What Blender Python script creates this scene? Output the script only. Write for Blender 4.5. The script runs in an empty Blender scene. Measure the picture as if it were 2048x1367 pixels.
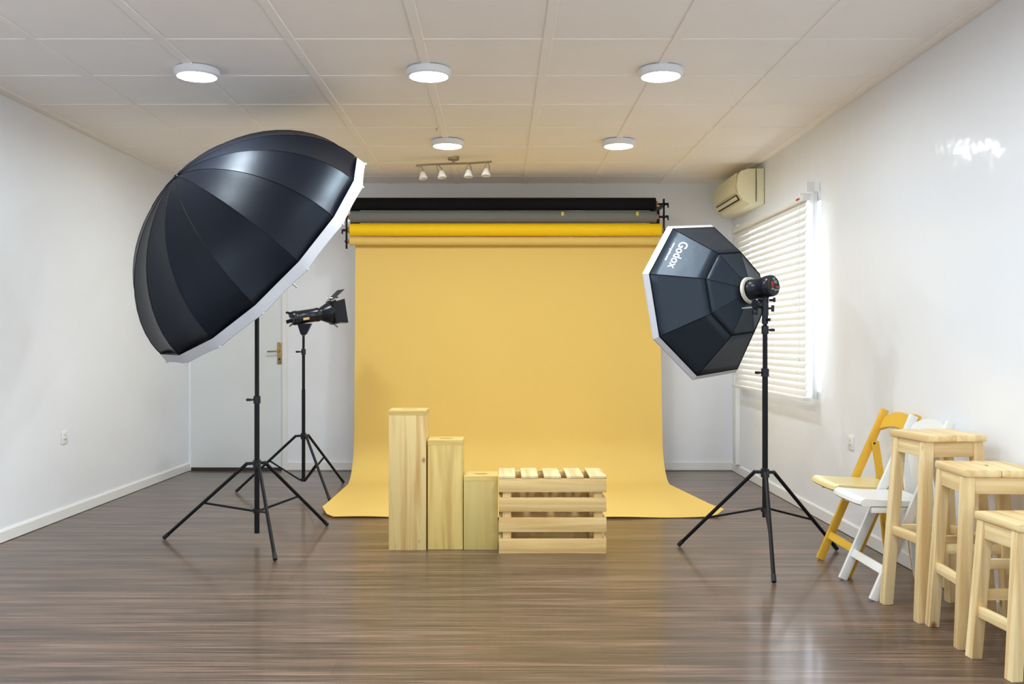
import bpy, bmesh, math, random
from mathutils import Vector, Matrix
random.seed(7)
V = Vector
C = bpy.context.scene.collection
PI = math.pi
# ------------------------------------------------------------------ camera, world, exposure
S = bpy.context.scene
EYE = 1.2
cam_d = bpy.data.cameras.new('camera'); cam = bpy.data.objects.new('camera', cam_d); C.objects.link(cam)
cam.location = (0, 0, EYE); cam.rotation_euler = (PI/2, 0, 0)
cam_d.sensor_width = 36.0; cam_d.lens = 36.0*1900/2048; cam_d.shift_x = 24/2048; cam_d.shift_y = 0.0
cam_d.clip_start = 0.05
S.camera = cam
W = bpy.data.worlds.new('world'); S.world = W; W.use_nodes = True
W.node_tree.nodes['Background'].inputs[0].default_value = (0.86, 0.93, 1.0, 1)
W.node_tree.nodes['Background'].inputs[1].default_value = 4.8
LAMP = 118.0                                   # emission of the round ceiling lamps
LAMP_COL = (0.88, 0.955, 1.0)
# added area lights at the side walls, out of view, to brighten the room
FILL = 66.0
for k_, x_ in ((-1, -3.0), (1, 2.12)):
    dl = bpy.data.lights.new('added_fill', 'AREA'); dl.shape = 'RECTANGLE'; dl.size = 1.3; dl.size_y = 3.2; dl.energy = FILL*(0.16 if k_ < 0 else 1.15); dl.color = (0.86, 0.94, 1.0)
    dlo = bpy.data.objects.new('added_fill', dl); C.objects.link(dlo); dlo.location = (x_, -0.5, 1.55); dlo.rotation_euler = (0, k_*PI/2, 0)
S.view_settings.view_transform = 'Standard'; S.view_settings.look = 'None'
S.view_settings.exposure = 0.56; S.view_settings.gamma = 1.0; S.view_settings.use_curve_mapping = False
S.cycles.use_denoising = True
S.cycles.max_bounces = 10; S.cycles.diffuse_bounces = 8
# ------------------------------------------------------------------ helpers
def at(px, py, y):
    "point of the room seen at photo pixel (px,py) at depth y"
    return V(((px-1000)*y/1900, y, EYE-(py-683)*y/1900))

class MB:
    def __init__(s): s.bm = bmesh.new()
    def _xf(s, vs, M): bmesh.ops.transform(s.bm, matrix=M, verts=vs)
    def box(s, c, d, bevel=0.0, M=None):
        r = bmesh.ops.create_cube(s.bm, size=1.0); vs = r['verts']
        bmesh.ops.scale(s.bm, vec=V(d), verts=vs)
        T = Matrix.Translation(V(c))
        if M is not None: T = T @ M.to_4x4()
        s._xf(vs, T)
        if bevel:
            es = list({e for v in vs for e in v.link_edges})
            bmesh.ops.bevel(s.bm, geom=es, offset=bevel, segments=2, affect='EDGES', profile=0.5)
        return s
    def bar(s, a, b, w, t, side=(0, 1, 0), bevel=0.0):
        "rectangular bar a->b, w along the given side direction, t across"
        a, b = V(a), V(b); z = (b-a); L = z.length; z.normalize()
        x = V(side); x = (x - z*x.dot(z)).normalized(); y = z.cross(x)
        M = Matrix((x, y, z)).transposed()
        return s.box((a+b)/2, (w, t, L), bevel, M)
    def tube(s, pts, r, n=12, caps=True):
        pts = [V(p) for p in pts]; rs = r if isinstance(r, (list, tuple)) else [r]*len(pts)
        rings = []; ref = None
        for i, p in enumerate(pts):
            d = (pts[min(i+1, len(pts)-1)] - pts[max(i-1, 0)]).normalized()
            if ref is None: ref = d.orthogonal().normalized()
            ref = (ref - d*ref.dot(d)).normalized(); b = d.cross(ref)
            rings.append([s.bm.verts.new(p + rs[i]*(math.cos(2*PI*k/n)*ref + math.sin(2*PI*k/n)*b)) for k in range(n)])
        for A, B in zip(rings, rings[1:]):
            for k in range(n): s.bm.faces.new((A[k], A[(k+1) % n], B[(k+1) % n], B[k]))
        if caps: s.bm.faces.new(list(reversed(rings[0]))); s.bm.faces.new(rings[-1])
        return s
    def lathe(s, prof, o, ax, n=32, caps=True):
        "prof: (distance along axis, radius)"
        o = V(o); ax = V(ax).normalized(); u = ax.orthogonal().normalized(); v = ax.cross(u)
        rings = [[s.bm.verts.new(o + ax*d + max(r, 1e-4)*(math.cos(2*PI*k/n)*u + math.sin(2*PI*k/n)*v)) for k in range(n)] for d, r in prof]
        for A, B in zip(rings, rings[1:]):
            for k in range(n): s.bm.faces.new((A[k], A[(k+1) % n], B[(k+1) % n], B[k]))
        if caps: s.bm.faces.new(list(reversed(rings[0]))); s.bm.faces.new(rings[-1])
        return s
    def prism(s, poly, depth):
        "poly: 3d points, extruded by the depth vector"
        A = [s.bm.verts.new(V(p)) for p in poly]; B = [s.bm.verts.new(V(p)+V(depth)) for p in poly]; n = len(A)
        s.bm.faces.new(A); s.bm.faces.new(list(reversed(B)))
        for i in range(n): s.bm.faces.new((A[i], B[i], B[(i+1) % n], A[(i+1) % n]))
        return s
    def grid(s, rows, close=False):
        R = [[s.bm.verts.new(V(p)) for p in row] for row in rows]
        for A, B in zip(R, R[1:]):
            m = len(A)
            for k in range(m if close else m-1): s.bm.faces.new((A[k], A[(k+1) % m], B[(k+1) % m], B[k]))
        return s
    def shell(s, rows, th):
        "a thin sheet with real thickness"
        s.grid(rows)
        bmesh.ops.recalc_face_normals(s.bm, faces=s.bm.faces[:])
        bmesh.ops.solidify(s.bm, geom=s.bm.faces[:], thickness=th)
        return s
    def build(s, name, mat, parent=None, smooth=35, world=False, keep_normals=False):
        if world and parent is not None:
            r = parent
            while r.parent: r = r.parent
            bmesh.ops.translate(s.bm, vec=-r.location, verts=s.bm.verts[:])
        if not keep_normals: bmesh.ops.recalc_face_normals(s.bm, faces=s.bm.faces[:])
        me = bpy.data.meshes.new(name); s.bm.to_mesh(me); s.bm.free()
        if smooth:
            me.shade_smooth(); me.set_sharp_from_angle(angle=math.radians(smooth))
        me.materials.append(mat)
        o = bpy.data.objects.new(name, me); C.objects.link(o)
        if parent is not None: o.parent = parent
        return o

def tag(o, label, cat, group=None):
    o['label'] = label; o['category'] = cat
    if group: o['group'] = group
    return o
def thing(name, label, cat, loc=(0, 0, 0), rz=0.0, group=None):
    o = bpy.data.objects.new(name, None); C.objects.link(o); o.empty_display_size = 0.05
    o.location = loc; o.rotation_euler = (0, 0, rz)
    return tag(o, label, cat, group)
def copy_tree(o, parent=None):
    c = o.copy(); C.objects.link(c); c.parent = parent
    for ch in list(o.children): copy_tree(ch, c)
    return c
def struct(mb, name, mat, parent=None, smooth=0):
    o = mb.build(name, mat, parent, smooth)
    if parent is None: o['kind'] = 'structure'
    return o
# ------------------------------------------------------------------ materials
def srgb(r, g, b):
    f = lambda c: (c/255/12.92) if c <= 10.3 else ((c/255+0.055)/1.055)**2.4
    return (f(r), f(g), f(b), 1.0)
def mat(name, col, rough=0.5, metal=0.0, spec=0.5, noise=0.0, nscale=(30, 30, 30), bump=0.0, bscale=None, bdist=0.002, coat=0.0, coat_r=0.1, sheen=0.0):
    m = bpy.data.materials.new(name); m.use_nodes = True
    N = m.node_tree.nodes; L = m.node_tree.links; b = N['Principled BSDF']
    b.inputs['Base Color'].default_value = col; b.inputs['Roughness'].default_value = rough
    b.inputs['Metallic'].default_value = metal; b.inputs['Specular IOR Level'].default_value = spec
    b.inputs['Coat Weight'].default_value = coat; b.inputs['Coat Roughness'].default_value = coat_r
    if sheen: b.inputs['Sheen Weight'].default_value = sheen; b.inputs['Sheen Roughness'].default_value = 0.35
    tc = N.new('ShaderNodeTexCoord')
    def nz(scale, detail=4):
        mp = N.new('ShaderNodeMapping'); mp.inputs['Scale'].default_value = scale
        L.new(tc.outputs['Object'], mp.inputs['Vector'])
        n = N.new('ShaderNodeTexNoise'); n.inputs['Scale'].default_value = 1.0; n.inputs['Detail'].default_value = detail
        L.new(mp.outputs[0], n.inputs['Vector']); return n
    if noise:
        n = nz(nscale); mx = N.new('ShaderNodeMix'); mx.data_type = 'RGBA'; mx.blend_type = 'MIX'
        c = V(col[:3])
        mx.inputs[6].default_value = (*(c*(1-noise)), 1); mx.inputs[7].default_value = (*(min(1, k*(1+noise)) for k in c), 1)
        L.new(n.outputs[0], mx.inputs[0]); L.new(mx.outputs[2], b.inputs['Base Color'])
    if bump:
        n = nz(bscale or nscale, 3); bp = N.new('ShaderNodeBump'); bp.inputs['Strength'].default_value = bump; bp.inputs['Distance'].default_value = bdist
        L.new(n.outputs[0], bp.inputs['Height']); L.new(bp.outputs[0], b.inputs['Normal'])
        if coat: L.new(bp.outputs[0], b.inputs['Coat Normal'])
    return m
def emit(name, col, k):
    m = bpy.data.materials.new(name); m.use_nodes = True; b = m.node_tree.nodes['Principled BSDF']
    b.inputs['Base Color'].default_value = (0.9, 0.9, 0.9, 1)
    b.inputs['Emission Color'].default_value = (*col, 1); b.inputs['Emission Strength'].default_value = k
    return m
def wood(name, base, dark, axis, knots=True, rough=0.5, contrast=1.0):
    "pine: stretched grain along the axis, a few knots; every part gets its own piece of the pattern"
    m = bpy.data.materials.new(name); m.use_nodes = True
    N = m.node_tree.nodes; L = m.node_tree.links; b = N['Principled BSDF']
    b.inputs['Roughness'].default_value = rough; b.inputs['Specular IOR Level'].default_value = 0.35
    tc = N.new('ShaderNodeTexCoord'); oi = N.new('ShaderNodeObjectInfo')
    off = N.new('ShaderNodeVectorMath'); off.operation = 'SCALE'; off.inputs[0].default_value = (13.1, 7.7, 5.3)
    L.new(oi.outputs['Random'], off.inputs['Scale'])
    ad = N.new('ShaderNodeVectorMath'); ad.operation = 'ADD'
    L.new(tc.outputs['Object'], ad.inputs[0]); L.new(off.outputs[0], ad.inputs[1])
    sc = [24, 24, 24]; sc[axis] = 1.2
    mp = N.new('ShaderNodeMapping'); mp.inputs['Scale'].default_value = sc; L.new(ad.outputs[0], mp.inputs['Vector'])
    n = N.new('ShaderNodeTexNoise'); n.inputs['Scale'].default_value = 1.0; n.inputs['Detail'].default_value = 5; n.inputs['Distortion'].default_value = 0.6
    L.new(mp.outputs[0], n.inputs['Vector'])
    cr = N.new('ShaderNodeValToRGB'); cr.color_ramp.elements[0].position = 0.38; cr.color_ramp.elements[1].position = 0.60
    mid = [base[i]*(1-0.55*contrast)+dark[i]*0.55*contrast for i in range(3)]
    cr.color_ramp.elements[0].color = (*mid, 1); cr.color_ramp.elements[1].color = base
    L.new(n.outputs[0], cr.inputs[0])
    out = cr.outputs[0]
    if knots:
        k = [7.0, 7.0, 7.0]; k[axis] = 4.5
        m2 = N.new('ShaderNodeMapping'); m2.inputs['Scale'].default_value = k; L.new(ad.outputs[0], m2.inputs['Vector'])
        vo = N.new('ShaderNodeTexVoronoi'); vo.inputs['Scale'].default_value = 1.0; L.new(m2.outputs[0], vo.inputs['Vector'])
        r2 = N.new('ShaderNodeValToRGB'); r2.color_ramp.elements[0].position = 0.045; r2.color_ramp.elements[0].color = (1, 1, 1, 1)
        r2.color_ramp.elements[1].position = 0.115; r2.color_ramp.elements[1].color = (0, 0, 0, 1)
        L.new(vo.outputs['Distance'], r2.inputs[0])
        mx = N.new('ShaderNodeMix'); mx.data_type = 'RGBA'; mx.inputs[7].default_value = (dark[0]*0.55, dark[1]*0.45, dark[2]*0.4, 1)
        L.new(r2.outputs[0], mx.inputs[0]); L.new(out, mx.inputs[6]); out = mx.outputs[2]
    L.new(out, b.inputs['Base Color'])
    bp = N.new('ShaderNodeBump'); bp.inputs['Strength'].default_value = 0.15; bp.inputs['Distance'].default_value = 0.001
    L.new(n.outputs[0], bp.inputs['Height']); L.new(bp.outputs[0], b.inputs['Normal'])
    return m

M_wall = mat('wall_paint', (0.84, 0.865, 0.905, 1), 0.6, noise=0.02, nscale=(1.5, 1.5, 1.5), bump=0.42, bscale=(2.6, 2.6, 2.6), bdist=0.03, coat=0.35, coat_r=0.10)
M_ceil = mat('ceiling_board', (0.92, 0.88, 0.845, 1), 0.85, noise=0.03, nscale=(3, 3, 3), spec=0.2)
M_trim = mat('white_gloss_trim', (0.82, 0.82, 0.80, 1), 0.35, noise=0.02, nscale=(4, 4, 4))
M_door = mat('door_paint', (0.74, 0.77, 0.77, 1), 0.45, noise=0.02, nscale=(3, 3, 3))
M_gap = mat('dark_gap', (0.035, 0.03, 0.026, 1), 0.8, noise=0.2)
M_brass = mat('aged_brass', (0.45, 0.33, 0.14, 1), 0.35, 1.0, noise=0.25, nscale=(60, 60, 60))
M_white = mat('white_plastic', (0.82, 0.82, 0.80, 1), 0.4, noise=0.015)
M_lampbody = mat('lamp_housing', (0.80, 0.83, 0.88, 1), 0.4, noise=0.015)
M_glow = emit('lamp_diffuser', LAMP_COL, LAMP)
M_cream = mat('bounce_tinted_plastic', (0.82, 0.76, 0.50, 1), 0.45, noise=0.03, nscale=(5, 5, 5))  # yellow light bounced onto the air conditioner is mixed into this cream
M_slot = mat('black_slot', (0.02, 0.018, 0.012, 1), 0.6, noise=0.2)
M_steel = mat('brushed_steel', (0.42, 0.39, 0.32, 1), 0.35, 1.0, noise=0.1, nscale=(80, 80, 80))
M_shade = mat('frosted_glass', (0.80, 0.78, 0.72, 1), 0.3, noise=0.02)
M_black = mat('black_metal', (0.006, 0.0068, 0.009, 1), 0.42, noise=0.25, spec=0.22, nscale=(40, 40, 40))
M_plastic = mat('black_plastic', (0.007, 0.009, 0.015, 1), 0.28, noise=0.2, spec=0.35, nscale=(40, 40, 40))
M_rubber = mat('black_rubber', (0.012, 0.012, 0.012, 1), 0.7, noise=0.2)
M_umb = mat('black_satin', (0.006, 0.0075, 0.013, 1), 0.40, spec=0.24, bump=0.12, bscale=(9, 9, 9), bdist=0.01)
M_octa = mat('black_nylon', (0.011, 0.017, 0.027, 1), 0.48, spec=0.52, bump=0.25, bscale=(12, 12, 12), bdist=0.008)
for m_ in (M_umb, M_octa): m_.node_tree.nodes['Principled BSDF'].inputs['Specular Tint'].default_value = (0.72, 0.86, 1.0, 1)
M_skirt = mat('white_diffusion_cloth', (0.55, 0.565, 0.61, 1), 0.75, noise=0.03, nscale=(15, 15, 15), bump=0.2, bscale=(14, 14, 14), bdist=0.006)
M_piping = mat('black_piping', (0.004, 0.0045, 0.006, 1), 0.6, noise=0.2, spec=0.12)
M_ink = mat('white_print', (0.85, 0.87, 0.90, 1), 0.6, noise=0.01)
M_ring = mat('cream_metal_ring', (0.70, 0.68, 0.56, 1), 0.4, noise=0.06)
M_red = mat('red_plastic', (0.50, 0.02, 0.03, 1), 0.4, noise=0.05)
M_grey = mat('grey_plastic', (0.22, 0.25, 0.26, 1), 0.4, noise=0.05)
M_gold = mat('copper_badge', (0.60, 0.38, 0.20, 1), 0.4, 0.5, noise=0.05)
M_paper_black = mat('black_paper', (0.006, 0.0055, 0.007, 1), 0.8, noise=0.1, spec=0.15)
M_paper_grey = mat('grey_paper', (0.17, 0.17, 0.155, 1), 0.8, noise=0.05, spec=0.2)
M_paper_yellow = mat('bright_yellow_paper', (0.88, 0.55, 0.002, 1), 0.6, noise=0.03, spec=0.3)
M_paper = mat('soft_yellow_paper', (0.86, 0.615, 0.175, 1), 0.7, noise=0.015, nscale=(2, 2, 2), spec=0.3)
# seamless paper lets some light through to the wall behind it
_b = M_paper.node_tree.nodes['Principled BSDF']; _tr = M_paper.node_tree.nodes.new('ShaderNodeBsdfTranslucent'); _tr.inputs[0].default_value = (0.90, 0.72, 0.36, 1)
_mx = M_paper.node_tree.nodes.new('ShaderNodeMixShader'); _mx.inputs[0].default_value = 0.24
_o = M_paper.node_tree.nodes['Material Output']; _l = M_paper.node_tree.links
_l.new(_b.outputs[0], _mx.inputs[1]); _l.new(_tr.outputs[0], _mx.inputs[2]); _l.new(_mx.outputs[0], _o.inputs[0])
M_card = mat('brown_card', (0.40, 0.20, 0.08, 1), 0.8, noise=0.1)
M_tape = mat('yellow_tape', (0.65, 0.50, 0.05, 1), 0.5, noise=0.05)
M_yel = mat('yellow_chair_paint', (0.78, 0.46, 0.045, 1), 0.38, noise=0.08, nscale=(12, 12, 12))
M_yelseat = mat('pale_yellow_seat', (0.80, 0.66, 0.30, 1), 0.35, noise=0.04, nscale=(12, 12, 12))
M_wht = mat('white_chair_paint', (0.82, 0.82, 0.80, 1), 0.4, noise=0.03, nscale=(12, 12, 12))
M_bolt = mat('dark_bolt', (0.05, 0.05, 0.05, 1), 0.4, 1.0, noise=0.1)
PINE = (0.88, 0.715, 0.40, 1); PINE_D = (0.58, 0.34, 0.11, 1)
W_x = wood('pine_along_width', PINE, PINE_D, 0); W_y = wood('pine_along_depth', PINE, PINE_D, 1); W_z = wood('pine_upright', PINE, PINE_D, 2)
BOXC = (0.74, 0.56, 0.195, 1); BOXD = (0.44, 0.26, 0.06, 1)
B_z = wood('box_pine_upright', BOXC, BOXD, 2); B_x = wood('box_pine_along_width', BOXC, BOXD, 0, knots=False)
B_zs = wood('box_pine_reddish', (0.71, 0.545, 0.235, 1), (0.48, 0.24, 0.06, 1), 2, contrast=1.5)
B_p = wood('box_plywood', (0.58, 0.46, 0.165, 1), BOXD, 2, contrast=0.5)
R_x = wood('crate_pine_along_width', (0.78, 0.58, 0.26, 1), (0.52, 0.27, 0.07, 1), 0); R_y = wood('crate_pine_along_depth', (0.80, 0.69, 0.38, 1), (0.56, 0.27, 0.08, 1), 1, knots=False)
R_z = wood('crate_pine_upright', (0.78, 0.59, 0.27, 1), (0.52, 0.27, 0.08, 1), 2, knots=False)

def floor_mat():
    m = bpy.data.materials.new('striated_laminate'); m.use_nodes = True
    N = m.node_tree.nodes; L = m.node_tree.links; b = N['Principled BSDF']
    tc = N.new('ShaderNodeTexCoord')
    def nz(scale, det, dist=0.0):
        mp = N.new('ShaderNodeMapping'); mp.inputs['Scale'].default_value = scale; L.new(tc.outputs['Object'], mp.inputs['Vector'])
        n = N.new('ShaderNodeTexNoise'); n.inputs['Scale'].default_value = 1; n.inputs['Detail'].default_value = det; n.inputs['Distortion'].default_value = dist
        L.new(mp.outputs[0], n.inputs['Vector']); return n
    fine = nz((2.2, 75, 1), 5); wide = nz((0.8, 14, 1), 3)
    mx = N.new('ShaderNodeMath'); mx.operation = 'MULTIPLY_ADD'; mx.inputs[1].default_value = 0.62
    w2 = N.new('ShaderNodeMath'); w2.operation = 'MULTIPLY'; w2.inputs[1].default_value = 0.38
    L.new(wide.outputs[0], w2.inputs[0]); L.new(fine.outputs[0], mx.inputs[0]); L.new(w2.outputs[0], mx.inputs[2])
    cr = N.new('ShaderNodeValToRGB'); e = cr.color_ramp.elements
    e[0].position = 0.36; e[0].color = (0.026, 0.015, 0.010, 1); e[1].position = 0.64; e[1].color = (0.235, 0.150, 0.108, 1)
    k = e.new(0.5); k.color = (0.092, 0.057, 0.040, 1)
    L.new(mx.outputs[0], cr.inputs[0])
    br = N.new('ShaderNodeTexBrick'); br.inputs['Scale'].default_value = 1.0; br.inputs['Brick Width'].default_value = 1.22; br.inputs['Row Height'].default_value = 0.19
    br.inputs['Mortar Size'].default_value = 0.0012; br.inputs['Mortar Smooth'].default_value = 0.3
    br.inputs['Color1'].default_value = (0.93, 0.93, 0.93, 1); br.inputs['Color2'].default_value = (1.07, 1.05, 1.03, 1); br.inputs['Mortar'].default_value = (0.72, 0.70, 0.68, 1)
    L.new(tc.outputs['Object'], br.inputs['Vector'])
    mm = N.new('ShaderNodeMix'); mm.data_type = 'RGBA'; mm.blend_type = 'MULTIPLY'; mm.inputs[0].default_value = 1.0
    L.new(cr.outputs[0], mm.inputs[6]); L.new(br.outputs['Color'], mm.inputs[7]); L.new(mm.outputs[2], b.inputs['Base Color'])
    rr = N.new('ShaderNodeMapRange'); rr.inputs['To Min'].default_value = 0.40; rr.inputs['To Max'].default_value = 0.50
    L.new(fine.outputs[0], rr.inputs[0]); L.new(rr.outputs[0], b.inputs['Roughness'])
    b.inputs['Specular IOR Level'].default_value = 0.8
    b.inputs['Coat Weight'].default_value = 0.35; b.inputs['Coat Roughness'].default_value = 0.12; b.inputs['Coat IOR'].default_value = 1.45
    b.inputs['Anisotropic'].default_value = 0.92                      # fine grooves run across the room
    tv = N.new('ShaderNodeCombineXYZ'); tv.inputs[0].default_value = 1.0; L.new(tv.outputs[0], b.inputs['Tangent'])
    bp = N.new('ShaderNodeBump'); bp.inputs['Strength'].default_value = 0.12; bp.inputs['Distance'].default_value = 0.001
    L.new(fine.outputs[0], bp.inputs['Height']); L.new(bp.outputs[0], b.inputs['Normal'])
    return m
M_floor = floor_mat()
# ------------------------------------------------------------------ the room
H = 2.68; YB = 8.87; YF = -2.6; XR = 2.172
XL = lambda y: -2.985 + (y-5.67)*0.0250
struct(MB().box((-0.4, (YB+YF)/2, -0.05), (6.4, YB-YF+0.6, 0.1)), 'floor', M_floor)
mb = MB().prism([(XL(YF), YF, 0), (XL(YB), YB, 0), (XL(YB), YB, H), (XL(YF), YF, H)], (-0.15, 0, 0)); struct(mb, 'wall_left', M_wall)
DX0, DX1, DH = XL(YB)+0.02, -2.035, 2.05          # the door opening in the far wall
mb = MB()
xs = XL(YB)-0.15
mb.box(((xs+DX0)/2, YB+0.06, H/2), (DX0-xs, 0.12, H)); mb.box(((DX0+DX1)/2, YB+0.06, (H+DH)/2), (DX1-DX0, 0.12, H-DH))
mb.box(((DX1+XR+0.2)/2, YB+0.06, H/2), (XR+0.2-DX1, 0.12, H)); struct(mb, 'wall_back', M_wall)
struct(MB().box((-0.4, YF-0.06, H/2), (6.0, 0.12, H)), 'wall_front', M_wall)
WY0, WY1, WZ0, WZ1 = 6.42, 8.26, 0.86, 2.16       # window opening in the right wall
mb = MB(); T = 0.2
for (y0, y1, z0, z1) in ((YF, WY0, 0, H), (WY1, YB, 0, H), (WY0, WY1, 0, WZ0), (WY0, WY1, WZ1, H)):
    mb.box((XR+T/2, (y0+y1)/2, (z0+z1)/2), (T, y1-y0, z1-z0))
struct(mb, 'wall_right', M_wall)
# ceiling boards with raised strips over the joints
mb = MB().box((-0.4, (YB+YF)/2, H+0.05), (6.4, YB-YF+0.4, 0.1))
GX = [0.234+0.63*k for k in range(-5, 4)]; GY = [4.656+0.639*k for k in range(-11, 7)]
for x in GX:
    if XL(YF) < x < XR: mb.box((x, (YB+YF)/2, H-0.0015), (0.045, YB-YF, 0.010), 0.0015)
for y in GY:
    if YF < y < YB: mb.box((-0.42, y, H+0.0005), (5.15, 0.040, 0.008), 0.0015)
struct(mb, 'ceiling', M_ceil)
# skirting boards
mb = MB(); s = V((0.012, 0, 0))
a0, a1 = V((XL(YF), YF, 0)), V((XL(YB), YB, 0))
mb.prism([a0+V((0, 0, 0.004)), a0+V((0.014, 0, 0.004)), a0+V((0.014, 0, 0.066)), a0+V((0.006, 0, 0.078)), a0+V((0, 0, 0.078))], a1-a0); struct(mb, 'baseboard_left', M_trim)
mb = MB(); b0 = V((XR, YF, 0)); mb.prism([b0+V((0, 0, 0.004)), b0+V((-0.012, 0, 0.004)), b0+V((-0.012, 0, 0.072)), b0+V((-0.005, 0, 0.082)), b0+V((0, 0, 0.082))], (0, YB-YF, 0)); struct(mb, 'baseboard_right', M_trim)
mb = MB(); mb.box(((DX1+XR)/2+0.01, YB-0.006, 0.043), (XR-DX1-0.04, 0.012, 0.075), 0.003); struct(mb, 'baseboard_back', M_trim)
# door
d = struct(MB().box(((DX0+DX1)/2, YB+0.035, (DH+0.03)/2+0.005), (DX1-DX0+0.03, 0.04, DH-0.010)), 'door_1', M_door)
mb = MB().box(((DX0+DX1)/2, YB+0.05, 0.014), (DX1-DX0, 0.1, 0.028)); t = struct(mb, 'door_gap_shade', M_gap)  # dark strip put in for the shade of the gap under the door
hy = YB+0.015
hp = MB().box((-2.062, hy-0.004, 1.095), (0.042, 0.008, 0.205), 0.003)
hp.tube([(-2.062, hy-0.02, 1.185), (-2.062, hy-0.004, 1.185)], 0.012); hp = hp.build('handle_plate', M_brass, d); hp['label'] = 'brass door plate'
hl = MB().tube([(-2.062, hy, 1.115), (-2.062, hy-0.05, 1.115), (-2.08, hy-0.055, 1.115), (-2.165, hy-0.052, 1.11)], 0.008); hl.build('lever', M_brass, hp)
MB().lathe([(0, .009), (.008, .009)], (-2.062, hy-0.008, 1.04), (0, -1, 0), 16).build('lock_cylinder', M_bolt, hp)
# architrave strip beside the door
struct(MB().box((DX1+0.028, YB-0.006, DH/2), (0.045, 0.014, DH), 0.003), 'trim_2', M_trim)
# window: frame, mullion and panes in the opening
wf = MB()
for (y0, y1, z0, z1) in ((WY0, WY0+.05, WZ0, WZ1), (WY1-.05, WY1, WZ0, WZ1), (WY0, WY1, WZ0, WZ0+.05), (WY0, WY1, WZ1-.05, WZ1), ((WY0+WY1)/2-.025, (WY0+WY1)/2+.025, WZ0, WZ1)):
    wf.box((XR+0.155, (y0+y1)/2, (z0+z1)/2), (0.05, y1-y0, z1-z0), 0.004)
wo = struct(wf, 'window_1', M_white)
g = bpy.data.materials.new('window_glass'); g.use_nodes = True
gn = g.node_tree.nodes; gb = gn['Principled BSDF']; gb.inputs['Base Color'].default_value = (0.96, 0.98, 1, 1); gb.inputs['Roughness'].default_value = 0.02
gb.inputs['Transmission Weight'].default_value = 1.0; gb.inputs['IOR'].default_value = 1.01
for y0, y1 in ((WY0+.05, (WY0+WY1)/2-.025), ((WY0+WY1)/2+.025, WY1-.05)):
    MB().box((XR+0.155, (y0+y1)/2, (WZ0+WZ1)/2), (0.006, y1-y0, WZ1-WZ0-.1)).build('pane', g, wo, 0)
# invented window frames around the two added fill lights, with solid wall behind
for n_, x_ in (('added_frame_left', XL(-0.5)+.03), ('added_frame_right', XR-.02)):
    wf = MB()
    for (y_, z_, dy, dz) in ((-2.13, 1.55, .06, 1.42), (1.13, 1.55, .06, 1.42), (-.5, 1.55, .05, 1.42), (-.5, .87, 3.32, .06), (-.5, 2.23, 3.32, .06)):
        wf.box((x_, y_, z_), (.04, dy, dz), .004)
    struct(wf, n_, M_white)
# pipe casing in the far right corner
pc = MB().box((XR-0.022, 8.63, 0.49), (0.044, 0.10, 0.80), 0.006)
tag(pc.build('pipe_casing', M_trim), 'narrow white vertical pipe casing in the far right corner below the window', 'pipe casing')
# ------------------------------------------------------------------ ceiling lamps
def lamp(x, y, label):
    t = thing('ceiling_light', label, 'light', (x, y, H-0.005), 0, 'round flush ceiling lights')
    MB().lathe([(0, 0), (0, .116), (.006, .120), (.034, .119), (.042, .112), (.043, .104), (.036, .102)], (0, 0, 0), (0, 0, -1), 48, caps=False).build('housing', M_lampbody, t)
    MB().lathe([(.034, .1015), (.0375, .099), (.039, .085), (.040, .04), (.040, 0)], (0, 0, 0), (0, 0, -1), 48, caps=False).build('diffuser', M_glow, t)['label'] = 'glowing white diffuser'
    return t
LX = (-1.64, -0.385, 0.87); LY = (6.97, 5.14, 3.2, 1.3)
names = {(0, 0): 'round white ceiling light behind the big black umbrella', (1, 0): 'small round ceiling light just above the four-head spotlight bar',
         (2, 0): 'round ceiling light nearest the air conditioner', (0, 1): 'round ceiling light left of and above the big umbrella top',
         (1, 1): 'larger round ceiling light in the middle of the near row', (2, 1): 'round ceiling light at the right end of the near row'}
for i, x in enumerate(LX):
    for j, y in enumerate(LY):
        lamp(x, y, names.get((i, j), 'round white ceiling light overhead, nearer than the photographed rows'))
# spotlight bar
sb = thing('spotlight_bar', 'steel ceiling spotlight bar with four small frosted glass heads', 'spotlight', (-0.372, 7.60, H))
def sp_y(u): return -0.30*u + 0.02*math.sin(u*9)
MB().lathe([(0, .045), (.022, .045), (.026, .040)], (0, 0, 0), (0, 0, -1), 32).build('ceiling_mount', M_steel, sb)
MB().tube([(0, 0, -.02), (0, 0, -.052)], 0.012).build('stem', M_steel, sb)
us = [-0.305+0.61*k/16 for k in range(17)]
MB().tube([(u, sp_y(u), -.055) for u in us], 0.0085, 10).build('rail', M_steel, sb)
for u, lean in ((-.275, .10), (-.125, .12), (.125, -.02), (.275, -.05)):
    y = sp_y(u)
    arm = MB()
    for s_ in (-1, 1):
        arm.tube([(u, y, -.058), (u+.010*s_, y, -.070), (u+.018*s_+lean*.1, y, -.092), (u+.020*s_+lean*.22, y, -.118)], 0.0048, 8)
    arm.tube([(u-.020+lean*.22, y, -.114), (u+.020+lean*.22, y, -.114)], 0.005, 8)
    a = arm.build('spotlight_arm', M_steel, sb)
    MB().lathe([(0, .012), (.004, .018), (.016, .022), (.034, .028), (.058, .038), (.060, .036), (.056, .033), (.02, .018)], (u+lean*.22, y, -.106), (lean, -0.12, -1), 24, caps=False).build('glass_shade', M_shade, a)['label'] = 'frosted white glass shade'
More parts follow.
